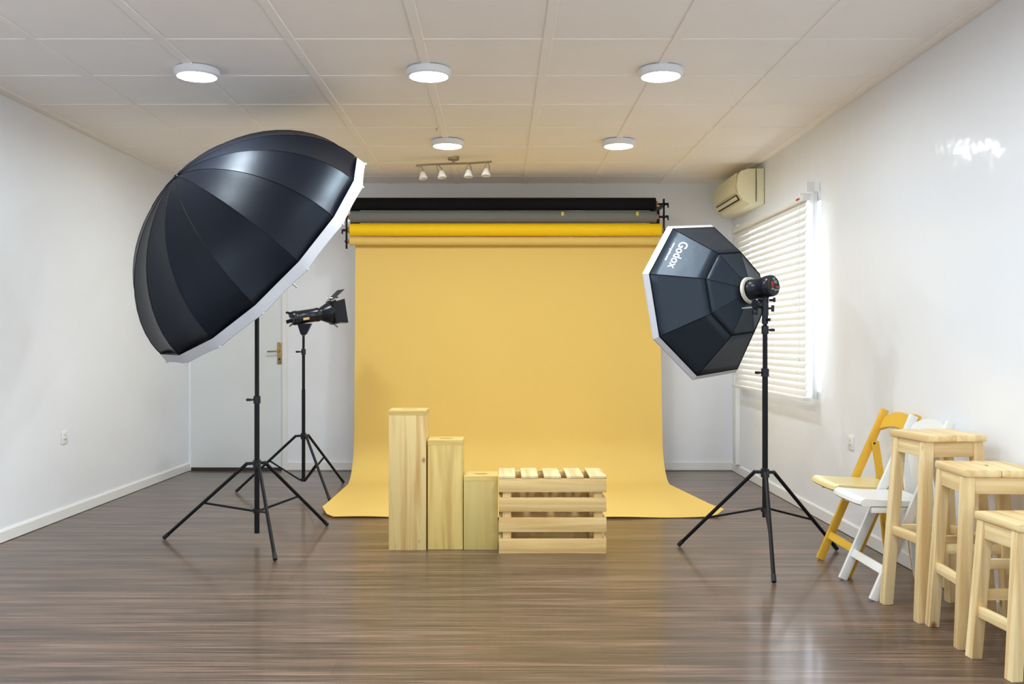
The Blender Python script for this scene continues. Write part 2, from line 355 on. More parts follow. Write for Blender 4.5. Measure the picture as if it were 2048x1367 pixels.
# ceiling hook
hk = MB().lathe([(0, .016), (.004, .016), (.008, .008)], (0, 0, 0), (0, 0, -1), 16)
hk.tube([(0, 0, -.006), (0, 0, -.016), (.008, 0, -.024), (.010, 0, -.034), (0, 0, -.042), (-.009, 0, -.034)], 0.003, 8)
hk = hk.build('ceiling_hook', M_steel); hk.location = (-0.44, 6.575, H-0.004); hk.scale = (.55, .55, .45); tag(hk, 'tiny metal hook screwed into a ceiling joint above the spotlight bar', 'hook')
# ------------------------------------------------------------------ air conditioner
ac = thing('air_conditioner', 'cream split air conditioner high on the right wall above the blind', 'air conditioner', (XR, 7.80, 2.33))
pf = [(0, .295), (-.13, .292), (-.19, .275), (-.215, .235), (-.225, .16), (-.212, .09), (-.17, .03), (-.12, .002), (0, .008)]
MB().prism([(x, 0.03, z) for x, z in pf], (0, 0.80, 0)).build('casing', M_cream, ac, 25)
for y0 in (0.0, 0.83):
    p2 = [(x*1.01, y0, z) for x, z in pf]
    MB().prism(p2, (0, 0.03, 0)).build('end_cap', M_cream, ac, 25)
MB().prism([(-.221, .05, .265), (-.231, .05, .20), (-.234, .05, .15), (-.224, .05, .105), (-.219, .05, .105), (-.226, .05, .15), (-.222, .05, .20), (-.214, .05, .262)], (0, .76, 0)).build('front_panel', M_cream, ac, 40)
MB().prism([(-.219, .07, .088), (-.210, .07, .088), (-.186, .07, .045), (-.196, .07, .045)], (0, .72, 0)).build('air_outlet', M_slot, ac, 0)['label'] = 'dark air outlet slot'
MB().prism([(-.217, .08, .076), (-.212, .08, .079), (-.198, .08, .054), (-.203, .08, .051)], (0, .70, 0)).build('louvre', M_cream, ac, 0)
MB().box((-.07, -0.004, .155), (.004, .008, .27)).build('panel_seam', M_slot, ac, 0)
for k in range(4): MB().box((-.05, -0.003, .07+.035*k), (.022, .006, .006)).build('side_vent', M_cream, ac, 0)
MB().box((0.0, 0.012, .15), (.006, .03, .29)).build('wall_gap_shade', M_slot, ac, 0)  # black strip put in for the shadow line between unit and wall
# ------------------------------------------------------------------ window blind
BX = 2.085
bl = thing('window_blind', 'white horizontal slat blind over the right wall window', 'blind', (BX, 6.46, 0.80))
BL = 1.99
slats = MB()
ns = 28; p = (2.14-0.845)/(ns-1)
tilt = math.radians(68)
for k in range(ns):
    z = 0.05+p*k
    rows = []
    for e in (-.5, -.25, 0, .25, .5):
        w = .052*e; cv = .004*(1-(2*e)**2)
        dx = w*math.cos(tilt)-cv*math.sin(tilt); dz = w*math.sin(tilt)+cv*math.cos(tilt)
        rows.append([(dx, 0.0, z-dz*-1), (dx, BL, z-dz*-1)])
    m2 = MB(); m2.shell(rows, 0.0022)
    tmp = bpy.data.meshes.new('t'); m2.bm.to_mesh(tmp); m2.bm.free(); slats.bm.from_mesh(tmp); bpy.data.meshes.remove(tmp)
M_slat = mat('blind_slat', (0.84, 0.83, 0.79, 1), 0.4, noise=0.01)
_b = M_slat.node_tree.nodes['Principled BSDF']; _tr = M_slat.node_tree.nodes.new('ShaderNodeBsdfTranslucent'); _tr.inputs[0].default_value = (0.9, 0.88, 0.82, 1)
_mx = M_slat.node_tree.nodes.new('ShaderNodeMixShader'); _mx.inputs[0].default_value = 0.07
_o = M_slat.node_tree.nodes['Material Output']; _l = M_slat.node_tree.links
_l.new(_b.outputs[0], _mx.inputs[1]); _l.new(_tr.outputs[0], _mx.inputs[2]); _l.new(_mx.outputs[0], _o.inputs[0])
slats.build('slats', M_slat, bl, 40)
MB().box((0, BL/2, 1.382), (0.056, BL+.01, 0.045), 0.004).build('headrail', M_white, bl)
MB().box((0, BL/2, 0.012), (0.05, BL, 0.022), 0.004).build('bottom_rail', M_white, bl)
MB().box((-.0295, .10, 1.383), (.003, .07, .012)).build('maker_tag', M_red, bl, 0)['label'] = 'small dark red tag on the headrail'
for y in (.12, .70, 1.30, 1.87):
    cd = MB()
    for dx in (-.028, .028): cd.box((dx, y, .70), (.0015, .004, 1.36))
    cd.build('ladder_cord', M_white, bl, 0)
pull = MB().tube([(-.034, .05, 1.36), (-.036, .05, .30)], .002, 6); pull.lathe([(0, .003), (.02, .008), (.035, .006)], (-.036, .05, .30), (0, 0, -1), 12)
pull.build('pull_cord', M_white, bl)
for y in (.16, 1.94): MB().box((.0435, y, 1.40), (.085, .03, .07), 0.003).build('mounting_bracket', M_white, bl)
MB().box((.03, .01, 1.455), (.05, .006, .07)).build('bracket_plate', M_white, bl, 0)
# vertical guide bar at the near end of the window
gb_ = MB().box((XR-0.018, 6.50, 1.52), (0.034, 0.024, 1.42), 0.004)
tag(gb_.build('guide_bar', M_white), 'slim white upright bar on the wall at the near edge of the blind', 'bar')
# wall sockets
def socket(loc, sgn, label):
    t = thing('wall_socket', label, 'socket', loc)
    MB().box((sgn*.004, 0, 0), (.008, .085, .085), .003).build('face_plate', M_white, t)
    sl = MB()
    for (y, z) in ((0, .018), (-.013, -.012), (.013, -.012)): sl.box((sgn*.0085, y, z), (.002, .006, .012))
    sl.build('pin_hole', M_grey, t, 0)
socket((XR, 5.87, 0.575), -1, 'white wall socket on the right wall behind the yellow folding chair')
socket((XL(6.46), 6.46, 0.55), 1, 'white wall socket low on the left wall')
# ------------------------------------------------------------------ paper backdrops
YR = 8.35
def roll(name, label, z, r, x0, x1, m, core_out=0.02):
    t = thing(name, label, 'backdrop roll', (x0, YR, z))
    MB().lathe([(0, r*.45), (0, r), (x1-x0, r), (x1-x0, r*.45)], (0, 0, 0), (1, 0, 0), 40, caps=False).build('paper', m, t)
    MB().lathe([(-core_out, r*.36), (-core_out, r*.46), (x1-x0+core_out, r*.46), (x1-x0+core_out, r*.36), (-core_out, r*.36)], (0, 0, 0), (1, 0, 0), 24, caps=False).build('core_tube', M_card, t)['label'] = 'brown card core tube'
    return t
roll('black_backdrop_roll', 'black paper backdrop roll, topmost of the four rolls', 2.411, .056, -1.31, 1.365, M_paper_black)
gr = roll('grey_backdrop_roll', 'grey paper backdrop roll between the black and bright yellow rolls', 2.299, .052, -1.31, 1.372, M_paper_grey)
for x in (1.857, 2.51): MB().box((x, -.050, .020), (.022, .008, .032)).build('tape_tab', M_tape, gr, 0)
roll('bright_yellow_backdrop_roll', 'shiny bright yellow paper backdrop roll under the grey roll', 2.183, .057, -1.315, 1.415, M_paper_yellow)
pr = roll('soft_yellow_backdrop', 'soft yellow paper backdrop hanging from the lowest roll and spread over the floor', 2.084, .037, -1.318, 1.405, M_paper)
prof = [(YR+.037, 2.084), (YR+.036, 1.9), (YR+.02, 1.5), (YR, 1.0), (YR-.02, .6), (YR-.03, .40)]
R_ = .36; yc = YR-.03-R_
for k in range(1, 11):
    a = k*PI/20; prof.append((yc+R_*math.cos(a), .004+R_ - R_*math.sin(a)+ (.40-.004-R_)*(1-k/10)))
for k in range(1, 15): prof.append((yc-(yc-6.46)*k/14, .004))
rows = []; nx = 48
for (y, z) in prof:
    f = max(0, min(1, (8.0-y)/1.5)); row = []
    xl = -1.277+.024*f; xr = 1.402+.02*max(0, min(1, (2.1-z)/1.6))+.125*f
    for i in range(nx+1):
        u = i/nx; x = xl+(xr-xl)*u
        edge = max(0, 1-min(u, 1-u)/.045)
        zz = z; yy = y
        if y < 8.0:
            zz += f*.035*edge**2 + max(0, f-.75)*4*(.009*math.sin(u*PI*3.3+.4)**2)
            yy += max(0, f-.8)*5*(-.035*math.cos((u-.5)*PI*2)*.6 + .22*edge**2*(1 if u < .5 else .35))
        row.append((x, yy, zz))
    rows.append(row)
sh = MB(); sh.shell(rows, 0.0012); sh.build('paper_sheet', M_paper, pr, 60, world=True)
# wall brackets that carry the four rolls
def bracket(x, s, label):
    t = thing('backdrop_bracket', label, 'bracket', (x, YR, 2.05), 0, 'roll brackets')
    z0 = -.03
    MB().box((0, .02, .19), (.014, .03, .44), .002).build('upright', M_black, t)
    MB().box((0, (YB-YR)/2, .36), (.02, YB-YR, .03), .002).box((0, YB-YR-.006, .33), (.09, .012, .16), .002).build('wall_arm', M_black, t)
    for z in (2.084, 2.183, 2.299, 2.411):
        zz = z-2.05
        MB().tube([(-s*.055, 0, zz), (s*.012, 0, zz)], .009, 12).lathe([(0, .02), (.012, .02)], (-s*.012, 0, zz), (s, 0, 0), 16).build('hook_peg', M_black, t)
    for zz in (.13, .25, .36):
        MB().box((s*.022, -.012, zz), (.03, .012, .022), .003).box((s*.032, -.012, zz-.018), (.012, .012, .03), .002).build('clamp_lever', M_black, t)
    return t
bracket(-1.352, -1, 'black metal bracket at the left ends of the backdrop rolls')
bracket(1.443, 1, 'black metal bracket at the right ends of the backdrop rolls')
# ------------------------------------------------------------------ wooden boxes and crate
def tall_box(x0, x1, y0, h, dep, label, mf, holed=True):
    w = x1-x0; th = .018; lid = .028
    t = thing('wooden_box', label, 'box', ((x0+x1)/2, y0+dep/2, 0), 0, 'upright wooden posing boxes')
    hb = h-lid
    MB().box((0, -dep/2+th/2, hb/2), (w-.002, th, hb), .0015).build('front_panel', mf, t)
    MB().box((0, dep/2-th/2, hb/2), (w-.002, th, hb), .0015).build('back_panel', mf, t)
    for s in (-1, 1): MB().box((s*(w/2-th/2-.001), 0, hb/2), (th, dep-2*th-.001, hb), .0015).build('side_panel', B_z, t)
    # lid with an oval hand hole
    mb = MB(); n = 32; a, b = (w*.22, dep*.12) if holed else (.01, .01)
    def outer(k):
        c, s = math.cos(2*PI*k/n), math.sin(2*PI*k/n); q = max(abs(c), abs(s)); return (c/q*w/2, s/q*dep/2)
    loops = []
    for z, f in ((h, 0), (h, 1), (h-lid+.0005, 1), (h-lid+.0005, 0)):
        loops.append([(*( (a*math.cos(2*PI*k/n), b*math.sin(2*PI*k/n)) if f == 0 else outer(k)), z) for k in range(n)])
    L_ = [[mb.bm.verts.new(p_) for p_ in lp] for lp in loops]
    for A, B in zip(L_, L_[1:]+L_[:1]):
        for k in range(n): mb.bm.faces.new((A[k], A[(k+1) % n], B[(k+1) % n], B[k]))
    mb.build('lid', B_x, t, 0)
    return t
tall_box((777-1000)*5.48/1900, (852.5-1000)*5.48/1900, 5.48, .806, .205, 'tallest upright pine box with streaky grain', B_zs)
tall_box((853.5-1000)*5.50/1900+.004, (926-1000)*5.50/1900, 5.50, .632, .205, 'middle-height upright pine box with a hand hole in its lid', B_z)
tall_box((926.5-1000)*5.49/1900+.001, (996-1000)*5.49/1900, 5.49, .425, .205, 'shortest upright wooden box touching the slatted crate', B_p)
cx0, cx1, cy0 = (997.5-1000)*5.39/1900, (1213-1000)*5.39/1900, 5.39
cw = cx1-cx0; cd_ = .345; ch = .440
cr = thing('slatted_crate', 'low slatted pine crate at the right end of the box row', 'crate', ((cx0+cx1)/2, cy0+cd_/2, 0))
zs = [(.0, .084), (.122, .204), (.237, .317), (.348, .424)]
for yy in (-cd_/2+.009, cd_/2-.009):
    for z0, z1 in zs: MB().box((0, yy, (z0+z1)/2), (cw, .018, z1-z0), .002).build('slat', R_x, cr)
for s in (-1, 1):
    for yy in (-cd_/2+.018+.022, cd_/2-.018-.022):
        MB().box((s*(cw/2-.046), yy, .2115), (.050, .043, .423), .002).build('corner_post', R_z, cr)
    for z0, z1 in zs: MB().box((s*(cw/2-.0095), 0, (z0+z1)/2), (.018, cd_-.037, z1-z0-.002), .002).build('side_slat', R_y, cr)
tw = (cw-4*.034)/5
for k in range(5):
    MB().box((-cw/2+tw/2+k*(tw+.034), 0.0, ch-.0075), (tw, cd_, .016), .002).build('top_slat', R_y, cr)
# ------------------------------------------------------------------ light stands
def stand(label, cx, cy, angs, rad, hub, bot, top, br_in, br_f, collars, r0=.0155):
    t = thing('light_stand', label, 'light stand', (cx, cy, 0), 0, 'black tripod light stands')
    prev = bot; r = r0
    for (zc, knob) in collars + [(top, None)]:
        MB().tube([(0, 0, prev), (0, 0, zc)], r, 20).build('pole', M_black, t)
        if knob is not None:
            k = V((math.cos(knob), math.sin(knob), 0))
            cl = MB().lathe([(-.03, r+.002), (-.03, r+.006), (.012, r+.006), (.016, r)], (0, 0, zc), (0, 0, 1), 20).build('collar', M_plastic, t)
            kb = MB().tube([k*(r+.004)+V((0, 0, zc-.008)), k*(r+.022)+V((0, 0, zc-.008))], .006, 10)
            kb.box(k*(r+.034)+V((0, 0, zc-.008)), (.030, .012, .016), .004, Matrix.Rotation(knob, 3, 'Z')); kb.build('clamp_knob', M_plastic, cl)
        prev = zc-.01; r -= .0022
    hb = MB().lathe([(-.028, r0+.002), (-.028, r0+.008), (.018, r0+.008), (.022, r0+.001)], (0, 0, hub), (0, 0, 1), 20)
    lo = MB().lathe([(-.014, r0+.001), (-.014, r0+.007), (.014, r0+.007), (.014, r0+.001)], (0, 0, br_in), (0, 0, 1), 20)
    for a in angs:
        k = V((math.cos(a), math.sin(a), 0)); sd = V((-math.sin(a), math.cos(a), 0))
        hb.bar(k*r0+V((0, 0, hub)), k*.064+V((0, 0, hub-.004)), .022, .018, sd, .003)
        lo.bar(k*r0+V((0, 0, br_in)), k*.040+V((0, 0, br_in)), .018, .014, sd, .002)
    hb.build('hub', M_plastic, t); lo.build('lower_collar', M_plastic, t)
    for a in angs:
        k = V((math.cos(a), math.sin(a), 0)); sd = V((-math.sin(a), math.cos(a), 0))
        p0 = k*.058+V((0, 0, hub)); p1 = k*rad+V((0, 0, .012))
        lg = MB().tube([p0, p1], .0105, 14).build('leg', M_black, t)
        dr = (p1-p0).normalized()
        MB().tube([p1-dr*.035, p1+dr*.004], .0125, 14).build('rubber_foot', M_rubber, lg)
        q = p0.lerp(p1, br_f)
        MB().bar(k*.032+V((0, 0, br_in)), q, .014, .012, sd, .002).build('brace', M_black, t)
    return t
R = math.radians
# left: umbrella stand
SX, SY = -1.466, 5.73
us_ = stand('black light stand under the big umbrella', SX, SY, [R(176), R(-66), R(54)], .575, .470, .048, 1.61, .184, .53, [(.860, R(185))])
# rear: barn door lamp stand
TX, TY = -1.572, 7.60
stand('black light stand between the umbrella and the backdrop', TX, TY, [R(183), R(303), R(63)], .53, .452, .096, 1.25, .10, .45, [(.82, None), (1.13, R(190))], .0145)
# right: softbox stand
QX, QY = 1.462, 5.24
qs = stand('black light stand under the octagonal softbox on the right', QX, QY, [R(141), R(259), R(26)], .53, .483, .235, 1.345, .278, .62, [(1.04, R(200)), (1.275, R(20)), (1.33, R(-80))], .0155)
# ------------------------------------------------------------------ big parabolic umbrella
def frame(az, el):
    a = V((math.cos(el)*math.sin(az), math.cos(el)*math.cos(az), math.sin(el))); u = a.cross(V((0, 0, 1))).normalized(); return a, u, u.cross(a)
UC = V((-1.46517, 5.70, 1.75399)); UR = .8227; UD = .6143; ua, uu, uv = frame(.909602, -.681888); UPH = 4.501800
um = thing('parabolic_umbrella', 'huge deep black parabolic umbrella with white rim on the left stand', 'umbrella', UC)
NR = 16
def ur(s): return UR*max(0.0, 1-s**1.75)**.52
def upt(s, th, dr=0.0, da=0.0):
    r = ur(s)+dr; return ua*(-UD*s+da) + r*(math.cos(th)*uu+math.sin(th)*uv)
SS = [0, .06, .14, .24, .34, .44, .54, .63, .71, .78, .84, .89, .93, .96, .98, .993, .999]
cv = MB()
for k in range(NR):
    t0, t1 = UPH+k*2*PI/NR, UPH+(k+1)*2*PI/NR
    rows = []
    for s in SS:
        A, B = upt(s, t0), upt(s, t1); row = []
        for j in range(7):
            f = j/6; P = A.lerp(B, f); ax = ua*(P.dot(ua)); rad = (P-ax)
            sag = .018*math.sin(PI*f)*min(1, rad.length/.3)
            row.append(ax + rad*(1-sag))
        rows.append(row)
    cv.grid(rows)
bmesh.ops.remove_doubles(cv.bm, verts=cv.bm.verts[:], dist=1e-5)
bmesh.ops.recalc_face_normals(cv.bm, faces=cv.bm.faces[:])
can = cv.build('canopy', M_umb, um, 12, keep_normals=False)
md = can.modifiers.new('thickness', 'SOLIDIFY'); md.thickness = .0015; md.offset = -1
can['label'] = 'glossy black canopy of sixteen panels'
sm = MB()
for k in range(NR):
    th = UPH+k*2*PI/NR
    sm.tube([upt(s, th, .0002) for s in SS], .0018, 6)
sm.build('seam', M_piping, um)
# white skirt and front diffuser
sk = MB(); rr_ = [(-.004, .0035), (.0, .004), (.03, .010), (.056, .015), (.060, .010), (.052, .003), (.035, -.02)]
rows = []
for da, dr in rr_:
    row = []
    for k in range(NR):
        A, B = upt(0, UPH+k*2*PI/NR, dr, da), upt(0, UPH+(k+1)*2*PI/NR, dr, da)
        for j in range(4):
            f = j/4; P = A.lerp(B, f); sag = .005*math.sin(PI*f)*(da > .02); row.append(P - ua*sag)
    rows.append(row)
sk.grid(rows, close=True); sk.build('white_skirt', M_skirt, um, 30)
df = MB(); rows = []
for q in (1.0, .9, .75, .5, .25, .02):
    rows.append([ (UR*q-.012*q)*(math.cos(UPH+k*2*PI/64)*uu+math.sin(UPH+k*2*PI/64)*uv)*math.cos(PI/16)/math.cos(((k*2*PI/64) % (2*PI/16))-PI/16) + ua*(.030+.015*(1-q*q)) for k in range(64)])
df.grid(rows, close=True); df.build('front_diffuser', M_skirt, um, 40)
clips = MB()
for k in range(NR):
    P = upt(0, UPH+k*2*PI/NR, .013, .057)
    MBp = clips.box(P, (.016, .012, .012), .003)
clips.build('rib_tip', M_skirt, um)
MB().lathe([(-.012, .010), (-.002, .014), (.004, .012), (.01, .004)], -ua*(UD+.002), -ua, 16).build('top_cap', M_umb, um)
tb = MB().tube([V((SX, SY, 1.60)), V((SX, SY, 1.655))], .017, 14).bar(V((SX, SY, 1.645)), UC+ua*.135-V((0, 0, .020)), .028, .022, uu, .003)
tb.build('tilt_bracket', M_plastic, us_, world=True)
MB().tube([-ua*UD, ua*.345], .0045, 10).build('shaft', M_steel, um)['label'] = 'thin steel shaft'
def strobe(name, label, base, axis, L, r, up=V((0, 0, 1))):
    "body from base forwards along axis"
    t = thing(name, label, 'studio light', base)
    a = V(axis).normalized(); x = a.cross(up).normalized(); y = x.cross(a)
    MB().lathe([(0, r*.80), (.002, r*1.0), (.014, r*1.07), (.040, r*1.07), (.046, r), (L-.03, r), (L-.026, r*1.05), (L-.004, r*1.05), (L, r*.85)], (0, 0, 0), a, 40).build('body', M_plastic, t, 40)
    return t, a, x, y
# ------------------------------------------------------------------ octagonal softbox on the right
K = 1.0254
OC = V((0, 0, EYE)) + (V((1.16369474, 5.47441579, 1.43775824))-V((0, 0, EYE)))*K
oa, ou, ov = frame(-.625945, -.127816); OPH = 1.27457667; OR = .475*K
ob = thing('octagonal_softbox', 'black octagonal softbox with white rim on the right stand', 'softbox', OC)
def opt(d, r, i): th = OPH+i*PI/4; return -oa*d*K + r*K*(math.cos(th)*ou+math.sin(th)*ov)
OD = [(.028, .4545), (.252, .248), (.330, .072)]
outer = MB(); inner = MB(); pip = MB()
def panel(mb, A0, B0, A1, B1, n=6, sag=.0022):
    nrm = (B0-A0).cross(A1-A0).normalized()
    if nrm.dot((A0+B0+A1+B1)/4) < 0: nrm = -nrm
    rows = []
    for i in range(n+1):
        v_ = i/n; A, B = A0.lerp(A1, v_), B0.lerp(B1, v_); rows.append([A.lerp(B, j/n) - nrm*sag*math.sin(PI*j/n)*math.sin(PI*v_) for j in range(n+1)])
    mb.grid(rows)
for i in range(8):
    panel(outer, opt(*OD[0], i), opt(*OD[0], i+1), opt(*OD[1], i), opt(*OD[1], i+1))
    panel(inner, opt(*OD[1], i), opt(*OD[1], i+1), opt(*OD[2], i), opt(*OD[2], i+1))
    pip.tube([opt(*OD[0], i), opt(*OD[1], i)], .0026, 6); pip.tube([opt(*OD[1], i), opt(*OD[2], i)], .0014, 6)
    pip.tube([opt(*OD[1], i), opt(*OD[1], i+1)], .0030, 6)
    pip.tube([opt(*OD[0], i), opt(*OD[0], i+1)], .0024, 6)
for mb in (outer, inner): bmesh.ops.remove_doubles(mb.bm, verts=mb.bm.verts[:], dist=1e-5)
def solid(o, th=.0015):
    m_ = o.modifiers.new('thickness', 'SOLIDIFY'); m_.thickness = th; m_.offset = -1; return o
op = solid(outer.build('outer_panels', M_octa, ob, 12)); solid(inner.build('back_panels', M_octa, ob, 12)); pip.build('piping', M_piping, ob)
wr = MB(); rows = []
for d, r in ((.030, .4550), (.0275, .4575), (.004, .476), (-.004, .476), (-.012, .462), (-.004, .44)):
    rows.append([opt(d, r, i) for i in range(8)])
wr.grid(rows, close=True); wr.build('white_rim', M_skirt, ob, 20)
fd = MB(); fd.grid([[opt(-.004-.01*(1-q), .44*q, i) for i in range(8)] for q in (1.0, .66, .33, .02)], close=True); fd.build('front_diffuser', M_skirt, ob)
# print on the upper left panel
def print_text(s, t_mid, up, size, name, spread=0.0, space=1.0):
    A0, B0, A1, B1 = opt(*OD[0], 1), opt(*OD[0], 2), opt(*OD[1], 1), opt(*OD[1], 2)
    e = (B0-A0).normalized(); mid0, mid1 = (A0+B0)/2, (A1+B1)/2
    w = (mid1-mid0); w = (w-e*w.dot(e)).normalized(); n = e.cross(w)
    if n.dot(mid0) < 0: n = -n
    cu = bpy.data.curves.new(name, 'FONT'); cu.body = s; cu.size = size; cu.align_x = 'CENTER'; cu.offset = spread; cu.extrude = .0006; cu.space_character = space
    o = bpy.data.objects.new(name, cu); C.objects.link(o)
    me = bpy.data.meshes.new_from_object(o.evaluated_get(bpy.context.evaluated_depsgraph_get()))
    C.objects.unlink(o); bpy.data.objects.remove(o)
    org = A0.lerp(B0, t_mid)+w*up - n*.0007
    zz = e.cross(w)
    Mx = Matrix(((e.x, w.x, zz.x, org.x), (e.y, w.y, zz.y, org.y), (e.z, w.z, zz.z, org.z), (0, 0, 0, 1)))
    me.transform(Mx); me.name = name; me.materials.append(M_ink)
    o2 = bpy.data.objects.new(name, me); C.objects.link(o2); o2.parent = op; o2['label'] = 'white printed lettering'
    return o2
print_text('Godox', .475, .076, .071, 'lettering', .0010)
print_text('www.godox.com', .46, .042, .019, 'small_lettering', .0003, 1.05)
# its strobe, ring and tilting bracket
SB = OC-oa*.507*K
st1, a_, x_, y_ = strobe('studio_strobe', 'black studio strobe fixed behind the octagonal softbox', SB, oa, .145*K, .056)
MB().lathe([(0, .060), (.002, .074), (.016, .076), (.020, .070), (.026, .066), (.030, .058)], oa*.148*K, oa, 40, caps=False).build('speed_ring', M_ring, st1)['label'] = 'cream coloured mounting ring'
pn = MB()
MB().lathe([(-.003, .046), (0, .048)], (0, 0, 0), oa, 32).build('back_panel', M_slot, st1)
def on_back(dx, dy, dz=-.005): return x_*dx + y_*dy + oa*dz
Mb = Matrix((x_, y_, oa)).transposed()
MB().box(on_back(-.016, .006), (.012, .026, .006), .001, Mb).build('red_switch', M_red, st1)['label'] = 'red switch'
MB().box(on_back(.022, -.010), (.024, .008, .006), .001, Mb).build('red_button', M_red, st1)['label'] = 'red button strip'
MB().box(on_back(.012, .018), (.022, .016, .006), .001, Mb).build('display', M_grey, st1)
for dx, dy in ((-.018, -.022), (.002, -.028), (.024, -.026), (.0, .034)):
    MB().lathe([(0, .007), (.010, .006)], on_back(dx, dy, -.002), -oa, 14).build('dial', M_grey, st1)
mb = MB().bar(SB+oa*.035*K-V((0, 0, .05)), SB+oa*.085*K-V((0, 0, .05)), .03, .02, x_, .003)
mb.bar(SB+oa*.05*K-V((0, 0, .055)), V((QX, QY, 1.405)), .022, .03, x_, .004)
mb.tube([V((QX, QY, 1.345)), V((QX, QY, 1.43))], .019, 16)
kn = at(1515, 607, QY)
mb.lathe([(-.022, .024), (-.018, .029), (.018, .029), (.022, .024)], kn, x_, 24).bar(kn, V((QX, QY, 1.405)), .030, .034, x_, .004)
mb.bar(kn+V((-.008, .01, -.02)), kn+V((-.012, .01, -.060)), .030, .02, (1, 0, 0), .004)
mb.build('tilt_bracket', M_plastic, st1, world=True)
mb = MB().tube([V((QX-.01, QY-.0, 1.40)), V((QX-.045, QY+.02, 1.392)), V((QX-.115, QY+.05, 1.387))], [.008, .007, .004], 10); mb.build('tilt_lever', M_grey, st1, world=True)
mb = MB().tube([V((QX+.015, QY, 1.385)), V((QX+.032, QY, 1.385))], .006, 10).box(V((QX+.042, QY, 1.385)), (.018, .010, .036), .004)
mb.tube([V((QX+.018, QY-.02, 1.43)), V((QX+.045, QY-.02, 1.43))], .007, 10).box(V((QX+.045, QY-.02, 1.432)), (.014, .010, .026), .004)
mb.build('wing_knob', M_plastic, st1, world=True)
# ------------------------------------------------------------------ rear strobe with barn doors
ra = V((.86, .46, .155)).normalized(); rb = at(584, 636, TY-.02)
st2, a_, x_, y_ = strobe('studio_strobe', 'black studio strobe with barn doors in front of the door', rb, ra, .225, .054)
MB().lathe([(0, .050), (.010, .050), (.020, .056), (.085, .088), (.100, .090), (.100, .086), (.088, .084), (.03, .05)], ra*.222, ra, 40, caps=False).build('reflector', M_plastic, st2)
MB().box(ra*.10-x_*-.052-y_*.018, (.004, .05, .020), .001, Matrix((x_, ra, y_)).transposed()).build('badge', M_gold, st2)['label'] = 'small copper coloured badge'
mb = MB()
for k in range(4):
    an = k*PI/2+.4; mb.bar((x_*math.cos(an)+y_*math.sin(an))*.045, (x_*math.cos(an)+y_*math.sin(an))*.060-ra*.035, .03, .006, ra.cross(x_*math.cos(an)+y_*math.sin(an)))
mb.build('rear_guard', M_plastic, st2)
MB().tube([V((TX, TY, 1.251)), V((TX, TY, 1.34))], .016, 14).prism([at(602, 668, TY)+V((0, -.018, 0)), at(613, 668, TY)+V((0, -.018, 0)), at(624, 646, TY)+V((0, -.018, 0)), at(595, 646, TY)+V((0, -.018, 0))], (0, .036, 0)).build('tilt_bracket', M_plastic, st2, world=True)
bd = thing  # barn doors are parts of the strobe
fr = MB().lathe([(.315, .090), (.315, .098), (.335, .098), (.335, .090)], (0, 0, 0), ra, 40, caps=False)
fr.bar(ra*.33-x_*.085+y_*.088, ra*.33+x_*.085+y_*.088, .012, .012, ra); fr.bar(ra*.33-x_*.085-y_*.088, ra*.33+x_*.085-y_*.088, .012, .012, ra)
fr.bar(ra*.33-x_*.088+y_*.085, ra*.33-x_*.088-y_*.085, .012, .012, ra); fr.bar(ra*.33+x_*.088+y_*.085, ra*.33+x_*.088-y_*.085, .012, .012, ra)
fr = fr.build('barn_door_frame', M_black, st2)
def leaf(o, side, out, L, w0, w1, nrm):
    MB().prism([o-side*w0, o+side*w0, o+out*L+side*w1, o+out*L-side*w1], nrm*.003).build('barn_door', M_black, fr)
leaf(ra*.335+x_*.09, y_, (ra*.96+x_*.20).normalized(), .088, .085, .098, x_)
leaf(ra*.335-x_*.09, y_, (ra*.96-x_*.20).normalized(), .088, .085, .098, -x_)
leaf(ra*.335+y_*.10, x_, (ra*.80+y_*.55).normalized(), .125, .075, .090, y_)
leaf(ra*.335-y_*.09, x_, (ra*.97-y_*.10).normalized(), .085, .075, .085, -y_)
MB().tube([ra*.325+y_*.10, ra*.325+y_*.125], .006, 8).tube([ra*.315+y_*.118-x_*.02, ra*.40+y_*.115+x_*.02], .005, 8).tube([ra*.33-y_*.09, ra*.365-y_*.125], .006, 8).build('hinge_knob', M_steel, fr)
